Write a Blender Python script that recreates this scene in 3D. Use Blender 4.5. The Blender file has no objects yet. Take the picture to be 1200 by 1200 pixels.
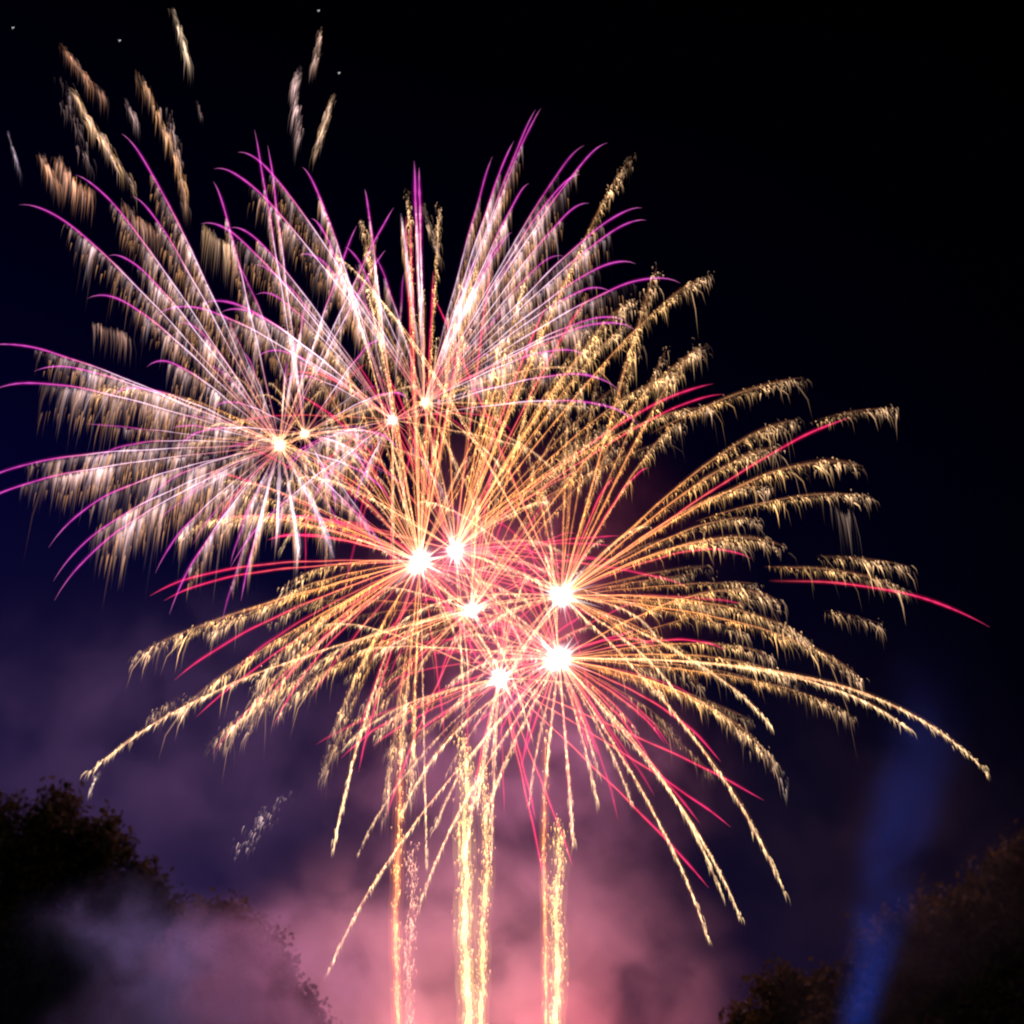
import bpy, math, random
import numpy as np
from mathutils import Vector

R = math.radians
SC = bpy.context.scene
COL = SC.collection
random.seed(7)
rng = np.random.default_rng(7)

# ------------------------------------------------------------------ camera
CAM_Z, PITCH, FOV = 1.7, R(24), R(40)
cam_data = bpy.data.cameras.new('camera')
cam_data.lens_unit = 'FOV'
cam_data.angle = FOV
cam_data.clip_end = 6000
cam = bpy.data.objects.new('camera', cam_data)
cam.location = (0, 0, CAM_Z)
cam.rotation_euler = (R(90) + PITCH, 0, 0)
COL.objects.link(cam)
SC.camera = cam
cam_data.dof.use_dof = True               # focused on the fireworks; the near trees fall soft
cam_data.dof.focus_distance = 205
cam_data.dof.aperture_fstop = 0.24

# ------------------------------------------------------------------ night sky
W = bpy.data.worlds.new('World')
SC.world = W
W.use_nodes = True
nt = W.node_tree
nt.nodes.clear()
wo = nt.nodes.new('ShaderNodeOutputWorld')
bg = nt.nodes.new('ShaderNodeBackground')
bg.inputs['Strength'].default_value = 0.1
sky = nt.nodes.new('ShaderNodeTexSky')
sky.sky_type = 'NISHITA'
sky.sun_disc = False
sky.sun_elevation = R(-9)
sky.sun_rotation = R(250)
# sky glow of the display town: a navy band that thins with height
tc = nt.nodes.new('ShaderNodeTexCoord')
sep = nt.nodes.new('ShaderNodeSeparateXYZ')
nt.links.new(tc.outputs['Generated'], sep.inputs[0])
ramp = nt.nodes.new('ShaderNodeValToRGB')
nt.links.new(sep.outputs['Z'], ramp.inputs[0])
els = ramp.color_ramp.elements
els[0].position = 0.0
els[0].color = (0.20, 0.13, 0.75, 1)
els[1].position = 0.78
els[1].color = (0, 0, 0.0, 1)
for p, c in ((0.21, (0.10, 0.078, 0.44)), (0.29, (0.05, 0.038, 0.31)), (0.407, (0.012, 0.009, 0.21)), (0.49, (0.005, 0.003, 0.10)), (0.56, (0.0, 0.0, 0.055)), (0.68, (0, 0, 0.012))):
    e = els.new(p)
    e.color = (*c, 1)
azm = nt.nodes.new('ShaderNodeMapRange')          # the glow is stronger to the left
azm.inputs['From Min'].default_value = -0.40
azm.inputs['From Max'].default_value = 0.36
azm.inputs['To Min'].default_value = 1.0
azm.inputs['To Max'].default_value = 0.07
nt.links.new(sep.outputs['X'], azm.inputs['Value'])
mul = nt.nodes.new('ShaderNodeMix')
mul.data_type = 'RGBA'
mul.blend_type = 'MULTIPLY'
mul.inputs['Factor'].default_value = 1
nt.links.new(ramp.outputs[0], mul.inputs['A'])
nt.links.new(azm.outputs[0], mul.inputs['B'])
add = nt.nodes.new('ShaderNodeMix')
add.data_type = 'RGBA'
add.blend_type = 'ADD'
add.inputs['Factor'].default_value = 1
dim = nt.nodes.new('ShaderNodeMix')
dim.data_type = 'RGBA'
dim.blend_type = 'MULTIPLY'
dim.inputs['Factor'].default_value = 1
dim.inputs['B'].default_value = (0.004, 0.004, 0.004, 1)
nt.links.new(sky.outputs[0], dim.inputs['A'])
nt.links.new(mul.outputs['Result'], add.inputs['A'])
nt.links.new(dim.outputs['Result'], add.inputs['B'])
nt.links.new(add.outputs['Result'], bg.inputs['Color'])
nt.links.new(bg.outputs[0], wo.inputs['Surface'])

# added warm fill lamp, stands in for city light on the tree fronts
ml = bpy.data.lights.new('warm_fill', 'SUN')
ml.energy = 0.17
ml.angle = R(0.5)
ml.color = (1.0, 0.80, 0.52)
mo = bpy.data.objects.new('warm_fill', ml)
mo.rotation_euler = (R(70), 0, R(-25))
COL.objects.link(mo)

vs = SC.view_settings
vs.view_transform = 'Standard'
vs.look = 'None'
vs.exposure = 0
vs.gamma = 1
cy = SC.cycles
cy.max_bounces = 1
cy.diffuse_bounces = 0
cy.glossy_bounces = 0
cy.transmission_bounces = 0
cy.volume_bounces = 0
cy.transparent_max_bounces = 512
cy.volume_step_rate = 1.0
cy.volume_max_steps = 96
cy.sample_clamp_indirect = 2
cy.pixel_filter_type = 'BLACKMAN_HARRIS'
cy.filter_width = 2.0

# ------------------------------------------------------------------ helpers
T = math.tan(FOV / 2)
FW = Vector((0, math.cos(PITCH), math.sin(PITCH)))
UP = Vector((0, -math.sin(PITCH), math.cos(PITCH)))
RT = Vector((1, 0, 0))
C0 = Vector((0, 0, CAM_Z))


def at(x, y, d):
    """Survey: bearing (x, y in 1200ths of the view) and distance d in metres -> world point."""
    return C0 + d * (FW + RT * ((x - 600) / 600 * T) + UP * ((600 - y) / 600 * T))


def mpp(d):
    return 2 * T * d / 1200


def tag(o, label=None, cat=None, group=None, kind=None):
    if label: o['label'] = label
    if cat: o['category'] = cat
    if group: o['group'] = group
    if kind: o['kind'] = kind
    return o


def empty(name, loc):
    o = bpy.data.objects.new(name, None)
    o.empty_display_size = 1
    o.location = loc
    COL.objects.link(o)
    return o


class MB:
    """Collects tubes, needles and quads of one part."""
    def __init__(self):
        self.v, self.f, self.c, self.n = [], [], [], 0

    def tube(self, P, rad, colr, k=4):
        P = np.asarray(P, float)
        n = len(P)
        rad = np.broadcast_to(np.asarray(rad, float), (n,))
        colr = np.broadcast_to(np.asarray(colr, float), (n, 3))
        Tn = np.gradient(P, axis=0)
        Tn /= (np.linalg.norm(Tn, axis=1, keepdims=True) + 1e-9)
        ref = np.array([0.3, 1.0, 0.2]) / 1.06
        A = np.cross(Tn, ref)
        A /= (np.linalg.norm(A, axis=1, keepdims=True) + 1e-9)
        B = np.cross(Tn, A)
        ang = np.arange(k) * 2 * math.pi / k
        ring = (A[:, None, :] * np.cos(ang)[None, :, None] + B[:, None, :] * np.sin(ang)[None, :, None]) * rad[:, None, None]
        V = (P[:, None, :] + ring).reshape(-1, 3)
        base = self.n
        i = np.arange(n - 1)[:, None] * k
        j = np.arange(k)[None, :]
        jn = (j + 1) % k
        F = np.stack([i + j, i + jn, i + k + jn, i + k + j], -1).reshape(-1, 4) + base
        self.v.append(V)
        self.f.append(F)
        self.c.append(np.repeat(colr, k, axis=0))
        self.n += len(V)

    def build(self, name, mat, parent=None, origin=(0, 0, 0)):
        V = np.concatenate(self.v) - np.asarray(origin)
        F = np.concatenate(self.f)
        Cc = np.concatenate(self.c)
        me = bpy.data.meshes.new(name)
        me.vertices.add(len(V))
        me.vertices.foreach_set('co', V.astype(np.float32).ravel())
        me.loops.add(F.size)
        me.loops.foreach_set('vertex_index', F.astype(np.int32).ravel())
        me.polygons.add(len(F))
        me.polygons.foreach_set('loop_start', np.arange(len(F), dtype=np.int32) * F.shape[1])
        me.polygons.foreach_set('loop_total', np.full(len(F), F.shape[1], np.int32))
        a = me.attributes.new('glow', 'FLOAT_COLOR', 'POINT')
        a.data.foreach_set('color', np.concatenate([Cc, np.ones((len(Cc), 1))], 1).astype(np.float32).ravel())
        me.update()
        me.materials.append(mat)
        o = bpy.data.objects.new(name, me)
        COL.objects.link(o)
        if parent is not None:
            o.parent = parent
        return o


# burning sparks give off light and let what is behind them shine through
def spark_material(name, gain):
    m = bpy.data.materials.new(name)
    m.use_nodes = True
    t = m.node_tree
    t.nodes.clear()
    out = t.nodes.new('ShaderNodeOutputMaterial')
    at_ = t.nodes.new('ShaderNodeAttribute')
    at_.attribute_name = 'glow'
    em = t.nodes.new('ShaderNodeEmission')
    em.inputs['Strength'].default_value = gain
    tr = t.nodes.new('ShaderNodeBsdfTransparent')
    ad = t.nodes.new('ShaderNodeAddShader')
    t.links.new(at_.outputs['Color'], em.inputs['Color'])
    t.links.new(em.outputs[0], ad.inputs[0])
    t.links.new(tr.outputs[0], ad.inputs[1])
    t.links.new(ad.outputs[0], out.inputs['Surface'])
    m.cycles.emission_sampling = 'NONE'
    return m


M_TRAIL = spark_material('burning_trail', 1.0)
M_FRINGE = spark_material('falling_sparks', 1.0)


def flash_material(name, colr, strength):
    m = bpy.data.materials.new(name)
    m.use_nodes = True
    t = m.node_tree
    t.nodes.clear()
    out = t.nodes.new('ShaderNodeOutputMaterial')
    tcn = t.nodes.new('ShaderNodeTexCoord')
    ln = t.nodes.new('ShaderNodeVectorMath')
    ln.operation = 'LENGTH'
    t.links.new(tcn.outputs['Object'], ln.inputs[0])
    inv = t.nodes.new('ShaderNodeMapRange')
    inv.inputs['From Min'].default_value = 0.0
    inv.inputs['From Max'].default_value = 1.0
    inv.inputs['To Min'].default_value = 1.0
    inv.inputs['To Max'].default_value = 0.0
    t.links.new(ln.outputs['Value'], inv.inputs['Value'])
    pw = t.nodes.new('ShaderNodeMath')
    pw.operation = 'POWER'
    pw.inputs[1].default_value = 6.5
    t.links.new(inv.outputs[0], pw.inputs[0])
    ms = t.nodes.new('ShaderNodeMath')
    ms.operation = 'MULTIPLY'
    ms.inputs[1].default_value = strength
    t.links.new(pw.outputs[0], ms.inputs[0])
    nz = t.nodes.new('ShaderNodeTexNoise')           # a ragged fireball, not a ball
    nz.inputs['Scale'].default_value = 3.2
    nz.inputs['Detail'].default_value = 2
    t.links.new(tcn.outputs['Object'], nz.inputs['Vector'])
    mr = t.nodes.new('ShaderNodeMapRange')
    mr.inputs['From Min'].default_value = 0.35
    mr.inputs['From Max'].default_value = 0.65
    mr.inputs['To Min'].default_value = 0.15
    mr.inputs['To Max'].default_value = 2.2
    t.links.new(nz.outputs[0], mr.inputs['Value'])
    mn = t.nodes.new('ShaderNodeMath')
    mn.operation = 'MULTIPLY'
    t.links.new(ms.outputs[0], mn.inputs[0])
    t.links.new(mr.outputs[0], mn.inputs[1])
    em = t.nodes.new('ShaderNodeEmission')
    em.inputs['Color'].default_value = (*colr, 1)
    t.links.new(mn.outputs[0], em.inputs['Strength'])
    t.links.new(em.outputs[0], out.inputs['Volume'])
    m.cycles.emission_sampling = 'NONE'
    return m


def ico(name, subdiv, mat, parent=None):
    import bmesh
    bm = bmesh.new()
    bmesh.ops.create_icosphere(bm, subdivisions=subdiv, radius=1.0)
    me = bpy.data.meshes.new(name)
    bm.to_mesh(me)
    bm.free()
    me.materials.append(mat)
    o = bpy.data.objects.new(name, me)
    COL.objects.link(o)
    if parent is not None:
        o.parent = parent
    return o


def lerp_keys(t, keys):
    ts = np.array([k[0] for k in keys])
    cs = np.array([k[1] for k in keys])
    return np.stack([np.interp(t, ts, cs[:, i]) for i in range(3)], -1)


DOWN = np.array([0, 0, -1.0])

KV = [(0, (0.45, 0.17, 0.05)), (0.12, (0.38, 0.12, 0.045)), (0.25, (0.34, 0.17, 0.12)), (0.40, (0.46, 0.38, 0.41)),
      (0.58, (0.46, 0.35, 0.39)), (0.67, (0.40, 0.10, 0.14)), (0.75, (0.36, 0.030, 0.19)), (0.92, (0.30, 0.035, 0.23)),
      (0.975, (0.24, 0.07, 0.16)), (1, (0.05, 0.02, 0.04))]
KG = [(0, (0.52, 0.24, 0.10)), (0.25, (0.48, 0.155, 0.045)), (0.5, (0.42, 0.14, 0.042)), (0.75, (0.17, 0.085, 0.036)), (1, (0.03, 0.02, 0.01))]
KC = [(0, (0.50, 0.25, 0.13)), (0.3, (0.47, 0.18, 0.075)), (0.7, (0.42, 0.20, 0.09)), (0.95, (0.28, 0.16, 0.09)), (1, (0.06, 0.04, 0.02))]
KR = [(0, (0.45, 0.15, 0.09)), (0.3, (0.40, 0.08, 0.045)), (0.55, (0.40, 0.045, 0.04)), (0.75, (0.38, 0.012, 0.045)),
      (0.95, (0.36, 0.015, 0.07)), (1, (0.07, 0.01, 0.02))]
KW = [(0, (0.30, 0.12, 0.05)), (0.2, (0.26, 0.13, 0.09)), (0.5, (0.34, 0.24, 0.30)), (0.8, (0.26, 0.19, 0.24)), (1, (0.04, 0.03, 0.05))]


def bez(p0, p1, p2, t):
    t = np.asarray(t)[:, None]
    return (1 - t) ** 2 * p0 + 2 * t * (1 - t) * p1 + t ** 2 * p2


def fly(p0, sag, p2, a, k=2.4):
    """A star slowed by the air and pulled down: point where it has covered the share a of its way out."""
    a = np.asarray(a, float)
    tau = -np.log(1 - a * (1 - math.exp(-k))) / k
    g = np.array([0, 0, 1.0]) * sag * (1.2 if k > 1.8 else 1.6 if k > 1.25 else 1.15)
    return p0 + (p2 + g - p0) * a[:, None] - g * (tau ** 2)[:, None]


def needles(mb, S, L, drift, colr, rad, tail=None):
    """Falling sparks: each starts at S, drifts a little outward and sinks by L metres."""
    u = np.array([0, 0.14, 0.5, 1.0])
    fade = np.array([0.30, 1.0, 0.62, 0.0])[:, None]
    for i in range(len(S)):
        l = L[i]
        P = S[i] + drift[i] * (l * (1 - (1 - u) ** 2))[:, None] + DOWN * (l * (0.6 * u + 0.4 * u ** 2))[:, None]
        c = colr[i][None, :] if tail is None else colr[i][None, :] * (1 - u[:, None]) + tail[i][None, :] * u[:, None]
        mb.tube(P, rad[i] * np.array([0.3, 1.0, 0.8, 0.1]), c * fade, k=3)


def make_trail(root, c, tip, sag, kind, bright=1.0, start=0.0, curtain=1.0, wide=1.0, D=200.0):
    """One burning star's path: a child of its burst, with the sparks it sheds as a child of its own."""
    px = mpp(D)
    c = np.array(c); tip = np.array(tip)
    vec = tip - c
    mid = sag * px
    kf = {'v': 2.1, 'g': 1.2}.get(kind, 1.3)
    Lm = float(np.linalg.norm(vec))
    Lpx = Lm / px
    n = max(12, int(Lpx / 8))
    t = start + (1 - start) * np.linspace(0, 1, n) ** 0.85
    P = fly(c, mid, tip, t, kf)
    # slight flutter of the burning star
    ph = rng.uniform(0, 6.28, 3)
    P = P + 0.35 * px * np.stack([np.sin(t * 23 + ph[0]), np.sin(t * 17 + ph[1]), np.sin(t * 31 + ph[2])], -1)
    mb = MB()
    keys = {'v': KV, 'g': KG, 'c': KC, 'r': KR, 'w': KW}[kind]
    colr = lerp_keys(t, keys) * bright
    if start > 0:
        colr = colr * np.clip((t - start) / 0.18, 0.03, 1)[:, None]
    gr = 1 + 0.25 * rng.standard_normal(n)
    base_r = {'v': 0.80, 'g': 0.85, 'c': 1.05, 'r': 0.85, 'w': 1.5}[kind] * px * wide
    if kind in 'vw':
        colr = colr * np.interp(t, [0, 0.12, 0.4, 0.7], [0.45, 0.55, 0.8, 0.95])[:, None]
    if kind == 'g':
        colr = colr * np.interp(t, [0, 0.4, 0.7, 1], [1, 1, 0.7, 0.3])[:, None]
    rr = base_r * np.clip(gr, 0.6, 1.5) * np.interp(t, [0, 0.9, 1], [0.8, 1.0, 0.25])
    mb.tube(P, rr, colr, k=4)
    halo = {'v': (0.045, 0.002, 0.036), 'g': (0.030, 0.010, 0.004), 'c': (0.035, 0.014, 0.005), 'r': (0.085, 0.0015, 0.012), 'w': (0.02, 0.012, 0.016)}[kind]
    hc = np.array(halo)[None, :] * np.interp(t, [0, 0.35, 0.6, 0.95, 1], [0.35, 0.5, 1.0, 0.9, 0.2])[:, None] * bright
    if start > 0:
        hc = hc * np.clip((t - start) / 0.18, 0.03, 1)[:, None]
    for q, g in ((2.1, 1.0), (3.6, 0.35)):
        mb.tube(P, base_r * q * np.interp(t, [0, 0.9, 1], [0.8, 1.0, 0.3]), hc * g, k=5)
    tr = mb.build('star_trail', M_TRAIL, root, origin=root.location)
    tr.visible_shadow = False
    fr = MB()
    out = vec / (Lm + 1e-6)
    if kind in 'vw' and curtain > 0:
        lo_t, hi_t = (0.14, 0.84) if kind == 'v' else (0.3, 0.98)
        m = int(Lpx * 1.3 * curtain ** 0.5)
        own = rng.uniform(0.45, 1.35)
        gap = rng.uniform(0.2, 0.9)
        tt = np.clip(rng.beta(1.9, 1.4, m) * (hi_t - lo_t) + lo_t, start, hi_t)
        S = fly(c, mid, tip, tt, kf) + DOWN * (px * rng.uniform(0, 3, m) ** 1.5)[:, None]
        env = np.interp((tt - lo_t) / (hi_t - lo_t), [0, 0.25, 0.6, 0.88, 1], [0.18, 0.5, 1.0, 0.95, 0.6])
        clump = 0.75 + 0.25 * np.sin(tt * Lpx * 0.42 + rng.uniform(0, 6)) + 0.22 * np.sin(tt * Lpx * 0.13 + rng.uniform(0, 6))
        L = px * curtain * env * (10 + 46 * rng.random(m) ** 1.4) * rng.choice([0.6, 1.0, 1.25], m) * np.clip(clump, 0.4, 1.3)
        L[rng.random(m) < 0.03] *= 1.9
        drift = out[None, :] * rng.uniform(0.02, 0.14, m)[:, None] + rng.normal(0, 0.02, (m, 3))
        br = 0.85 * own * (0.30 * rng.random(m) ** 1.7 + 0.02 + (rng.random(m) < 0.10) * 0.30) * bright * np.clip(1 + gap * np.sin(tt * 19 + gap * 40), 0.15, 2) * np.clip(clump, 0.25, 1.2)
        mix = rng.random(m)[:, None] ** 1.3
        top = (np.array([0.36, 0.29, 0.36]) * (1 - mix) + np.array([0.42, 0.21, 0.10]) * mix) * br[:, None]
        tail = (np.array([0.25, 0.16, 0.17]) * (1 - mix) + np.array([0.42, 0.17, 0.06]) * mix) * br[:, None]
        needles(fr, S, L, drift, top, px * rng.uniform(0.6, 2.1, m), tail)
        m2 = int(m * 0.16)
        tt = np.clip(rng.beta(2.5, 2, m2) * (hi_t - lo_t) + lo_t, start, hi_t)
        S = fly(c, mid, tip, tt, kf) + DOWN * (px * curtain * rng.uniform(8, 28, m2))[:, None]
        L = px * curtain * rng.uniform(10, 30, m2)
        colr = np.array([0.30, 0.14, 0.06]) * rng.uniform(0.1, 0.6, m2)[:, None] * bright
        needles(fr, S, L, out[None, :] * 0.06 + rng.normal(0, 0.02, (m2, 3)), colr, px * rng.uniform(0.6, 1.3, m2))
    elif kind == 'g':
        m = int(Lpx * (1 - start) * 1.25 * curtain)
        tt = start + (1 - start) * rng.beta(1.5, 1.0, m)
        keep = tt > 0.22
        tt = tt[keep]; m = len(tt)
        S = fly(c, mid, tip, tt, kf)
        spread = np.interp(tt, [0.2, 0.5, 0.85, 1], [0.5, 1.6, 3.4, 4.5]) * px * wide
        S = S + rng.normal(0, 1, (m, 3)) * spread[:, None] * 0.55 + DOWN * (spread * rng.uniform(0, 1.4, m))[:, None]
        L = px * np.interp(tt, [0.2, 0.5, 0.85, 1], [4, 7, 12, 13]) * np.exp(rng.normal(-0.5, 0.6, m)) * (0.8 + 0.3 * curtain)
        L[rng.random(m) < 0.04] *= 2.2
        patch = np.clip(1 + 0.6 * np.sin(tt * rng.uniform(25, 60) + rng.uniform(0, 6)) + 0.4 * np.sin(tt * rng.uniform(70, 120)), 0.2, 2.2)
        drift = out[None, :] * rng.uniform(0.0, 0.5, m)[:, None] + rng.normal(0, 0.12, (m, 3))
        warm = lerp_keys(tt, [(0.2, (0.46, 0.160, 0.035)), (0.5, (0.48, 0.22, 0.060)), (0.8, (0.48, 0.27, 0.105)), (1, (0.42, 0.25, 0.14))])
        br = np.where(rng.random(m) < 0.22, rng.uniform(0.7, 1.4, m), rng.uniform(0.10, 0.5, m))
        colr = warm * (br * patch)[:, None] * bright * np.interp(tt, [0.9, 1], [1, 0.55])[:, None]
        rad = px * np.interp(tt, [0.2, 0.6, 1], [0.5, 0.68, 0.85]) * rng.uniform(0.6, 1.6, m)
        needles(fr, S, L, drift, colr, rad)
    elif kind == 'c':
        m = int(Lpx * 0.5 * curtain)
        tt = start + (1 - start) * rng.beta(1.6, 0.9, m)
        S = fly(c, mid, tip, tt, kf) + rng.normal(0, 1.0 * px * wide, (m, 3))
        L = px * rng.uniform(3, 11, m) * np.interp(tt, [0, 0.6, 1], [0.4, 0.8, 1.2])
        drift = out[None, :] * rng.uniform(0.2, 0.7, m)[:, None] + rng.normal(0, 0.1, (m, 3))
        colr = np.array([0.46, 0.30, 0.15]) * rng.uniform(0.2, 1.1, m)[:, None] * bright
        needles(fr, S, L, drift, colr, px * rng.uniform(0.6, 1.3, m))
    if fr.v:
        f = fr.build('spark_fringe', M_FRINGE, tr)
        f.data.transform(__import__('mathutils').Matrix.Translation(-root.location))
        f.visible_shadow = False
        f['kind'] = 'stuff'
    return tr


def make_burst(label, cx, cy_, D, tips, flash_px=14, flash_shape=(1.0, 1.0, 1.0), flash_col=(1.0, 0.86, 0.70), flash_s=3.0, watts=60000, wcol=(1, 0.6, 0.5), extra=None, group='fireworks bursting over the trees'):
    c = at(cx, cy_, D)
    root = empty('firework_burst', c)
    tag(root, label, 'firework', group)
    px = mpp(D)
    # the burning heart of the shell
    fl = ico('flash', 3, flash_material('burning_flash', flash_col, flash_s / (flash_px * px) * 6), root)
    flash_px = flash_px * 0.78
    fl.scale = tuple(flash_px * px * 2.0 * q for q in flash_shape)
    fl.visible_shadow = False
    fl.rotation_euler = (0, random.uniform(0.5, 1.1) if flash_shape[0] != 1 else 0, 0)
    rb = MB()
    cc0 = np.array(c)
    for q in range(70):
        dv = rng.normal(0, 1, 3)
        dv /= np.linalg.norm(dv)
        ln_ = flash_px * px * (rng.uniform(0.9, 2.2) if rng.random() < 0.75 else rng.uniform(2.2, 5.0))
        u_ = np.array([0, 0.35, 1.0])
        rb.tube(cc0 + dv * (0.85 * ln_ * u_)[:, None], px * rng.uniform(0.8, 1.9) * np.array([1.2, 1.0, 0.15]),
                np.array(flash_col)[None, :] ** 1.6 * np.array([0.9, 0.5, 0.0])[:, None] * rng.uniform(0.4, 1.0), k=4)
    ry = rb.build('flash_rays', M_TRAIL, root, origin=root.location)
    ry.visible_shadow = False
    ld = bpy.data.lights.new('firework_light', 'POINT')
    ld.energy = watts
    ld.color = wcol
    ld.shadow_soft_size = 1.2
    lo = bpy.data.objects.new('firework_light', ld)
    lo.parent = root
    COL.objects.link(lo)
    rmax = max([math.hypot(x[0] - cx, x[1] - cy_) for x in tips] + [200]) * 1.02
    k = 0
    for tp in tips:
        x, y, sag, kind = tp[:4]
        o = dict(tp[4]) if len(tp) > 4 else {}
        r = math.hypot(x - cx, y - cy_)
        lim = min(rmax, r * 1.45)
        dz = math.sqrt(max(lim * lim - r * r, 0)) * px * (1 if k % 2 else -1) * random.uniform(0.3, 0.95) * 0.8
        k += 1
        make_trail(root, c, at(x, y, D + dz), sag, kind, D=D, **o)
    if extra:
        for (n, kinds, rlo, rhi, amin, amax, bmul) in extra:
            for i in range(n):
                a = R(random.uniform(amin, amax))
                el = math.asin(random.uniform(-0.75, 0.75))
                L = random.uniform(rlo, rhi)
                x = cx + math.cos(a) * math.cos(el) * L
                y = cy_ - math.sin(a) * math.cos(el) * L + 10
                kd = random.choice(kinds)
                make_trail(root, c, at(x, y, D + math.sin(el) * L * px), random.uniform(3, 32), kd, D=D,
                           bright=bmul * random.uniform(0.5, 1.15), curtain=random.uniform(0.4, 0.9), wide=random.uniform(0.7, 1.2))
    return root


# ================================================================== ground
def dirt_material():
    m = bpy.data.materials.new('night_grass')
    m.use_nodes = True
    t = m.node_tree
    b = t.nodes['Principled BSDF']
    nz = t.nodes.new('ShaderNodeTexNoise')
    nz.inputs['Scale'].default_value = 0.6
    nz.inputs['Detail'].default_value = 8
    cr = t.nodes.new('ShaderNodeValToRGB')
    cr.color_ramp.elements[0].color = (0.02, 0.035, 0.012, 1)
    cr.color_ramp.elements[1].color = (0.06, 0.075, 0.03, 1)
    tcn = t.nodes.new('ShaderNodeTexCoord')
    t.links.new(tcn.outputs['Object'], nz.inputs['Vector'])
    t.links.new(nz.outputs[0], cr.inputs[0])
    t.links.new(cr.outputs[0], b.inputs['Base Color'])
    b.inputs['Roughness'].default_value = 0.95
    return m


def ground():
    n = 60
    xs = np.linspace(-2500, 2500, n)
    ys = np.linspace(-300, 4700, n)
    V, F = [], []
    for j in range(n):
        for i in range(n):
            h = 0.0 if abs(xs[i]) < 400 and ys[j] < 700 else 2.5 * math.sin(xs[i] * 0.004) * math.cos(ys[j] * 0.003)
            V.append((xs[i], ys[j], h))
    for j in range(n - 1):
        for i in range(n - 1):
            F.append((j * n + i, j * n + i + 1, (j + 1) * n + i + 1, (j + 1) * n + i))
    me = bpy.data.meshes.new('ground')
    me.from_pydata(V, [], F)
    me.materials.append(dirt_material())
    o = bpy.data.objects.new('ground', me)
    COL.objects.link(o)
    tag(o, kind='structure')


ground()


# ================================================================== trees
def leaf_material(name, c1, c2):
    m = bpy.data.materials.new(name)
    m.use_nodes = True
    t = m.node_tree
    b = t.nodes['Principled BSDF']
    nz = t.nodes.new('ShaderNodeTexNoise')
    nz.inputs['Scale'].default_value = 0.9
    nz.inputs['Detail'].default_value = 5
    tcn = t.nodes.new('ShaderNodeTexCoord')
    cr = t.nodes.new('ShaderNodeValToRGB')
    cr.color_ramp.elements[0].position = 0.35
    cr.color_ramp.elements[0].color = (*c1, 1)
    cr.color_ramp.elements[1].position = 0.68
    cr.color_ramp.elements[1].color = (*c2, 1)
    t.links.new(tcn.outputs['Object'], nz.inputs['Vector'])
    t.links.new(nz.outputs[0], cr.inputs[0])
    t.links.new(cr.outputs[0], b.inputs['Base Color'])
    b.inputs['Roughness'].default_value = 0.8
    tl = t.nodes.new('ShaderNodeBsdfTranslucent')
    t.links.new(cr.outputs[0], tl.inputs['Color'])
    mx = t.nodes.new('ShaderNodeMixShader')
    mx.inputs[0].default_value = 0.45
    t.links.new(b.outputs[0], mx.inputs[1])
    t.links.new(tl.outputs[0], mx.inputs[2])
    t.links.new(mx.outputs[0], t.nodes['Material Output'].inputs['Surface'])
    return m


def bark_material():
    m = bpy.data.materials.new('bark')
    m.use_nodes = True
    t = m.node_tree
    b = t.nodes['Principled BSDF']
    nz = t.nodes.new('ShaderNodeTexNoise')
    nz.inputs['Scale'].default_value = 6
    cr = t.nodes.new('ShaderNodeValToRGB')
    cr.color_ramp.elements[0].color = (0.03, 0.022, 0.016, 1)
    cr.color_ramp.elements[1].color = (0.11, 0.085, 0.06, 1)
    t.links.new(nz.outputs[0], cr.inputs[0])
    t.links.new(cr.outputs[0], b.inputs['Base Color'])
    b.inputs['Roughness'].default_value = 0.9
    return m


M_BARK = bark_material()
M_LEAF_OLIVE = leaf_material('olive_leaves', (0.045, 0.043, 0.022), (0.10, 0.085, 0.040))
M_LEAF_BROWN = leaf_material('autumn_leaves', (0.035, 0.031, 0.010), (0.12, 0.085, 0.022))


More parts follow.
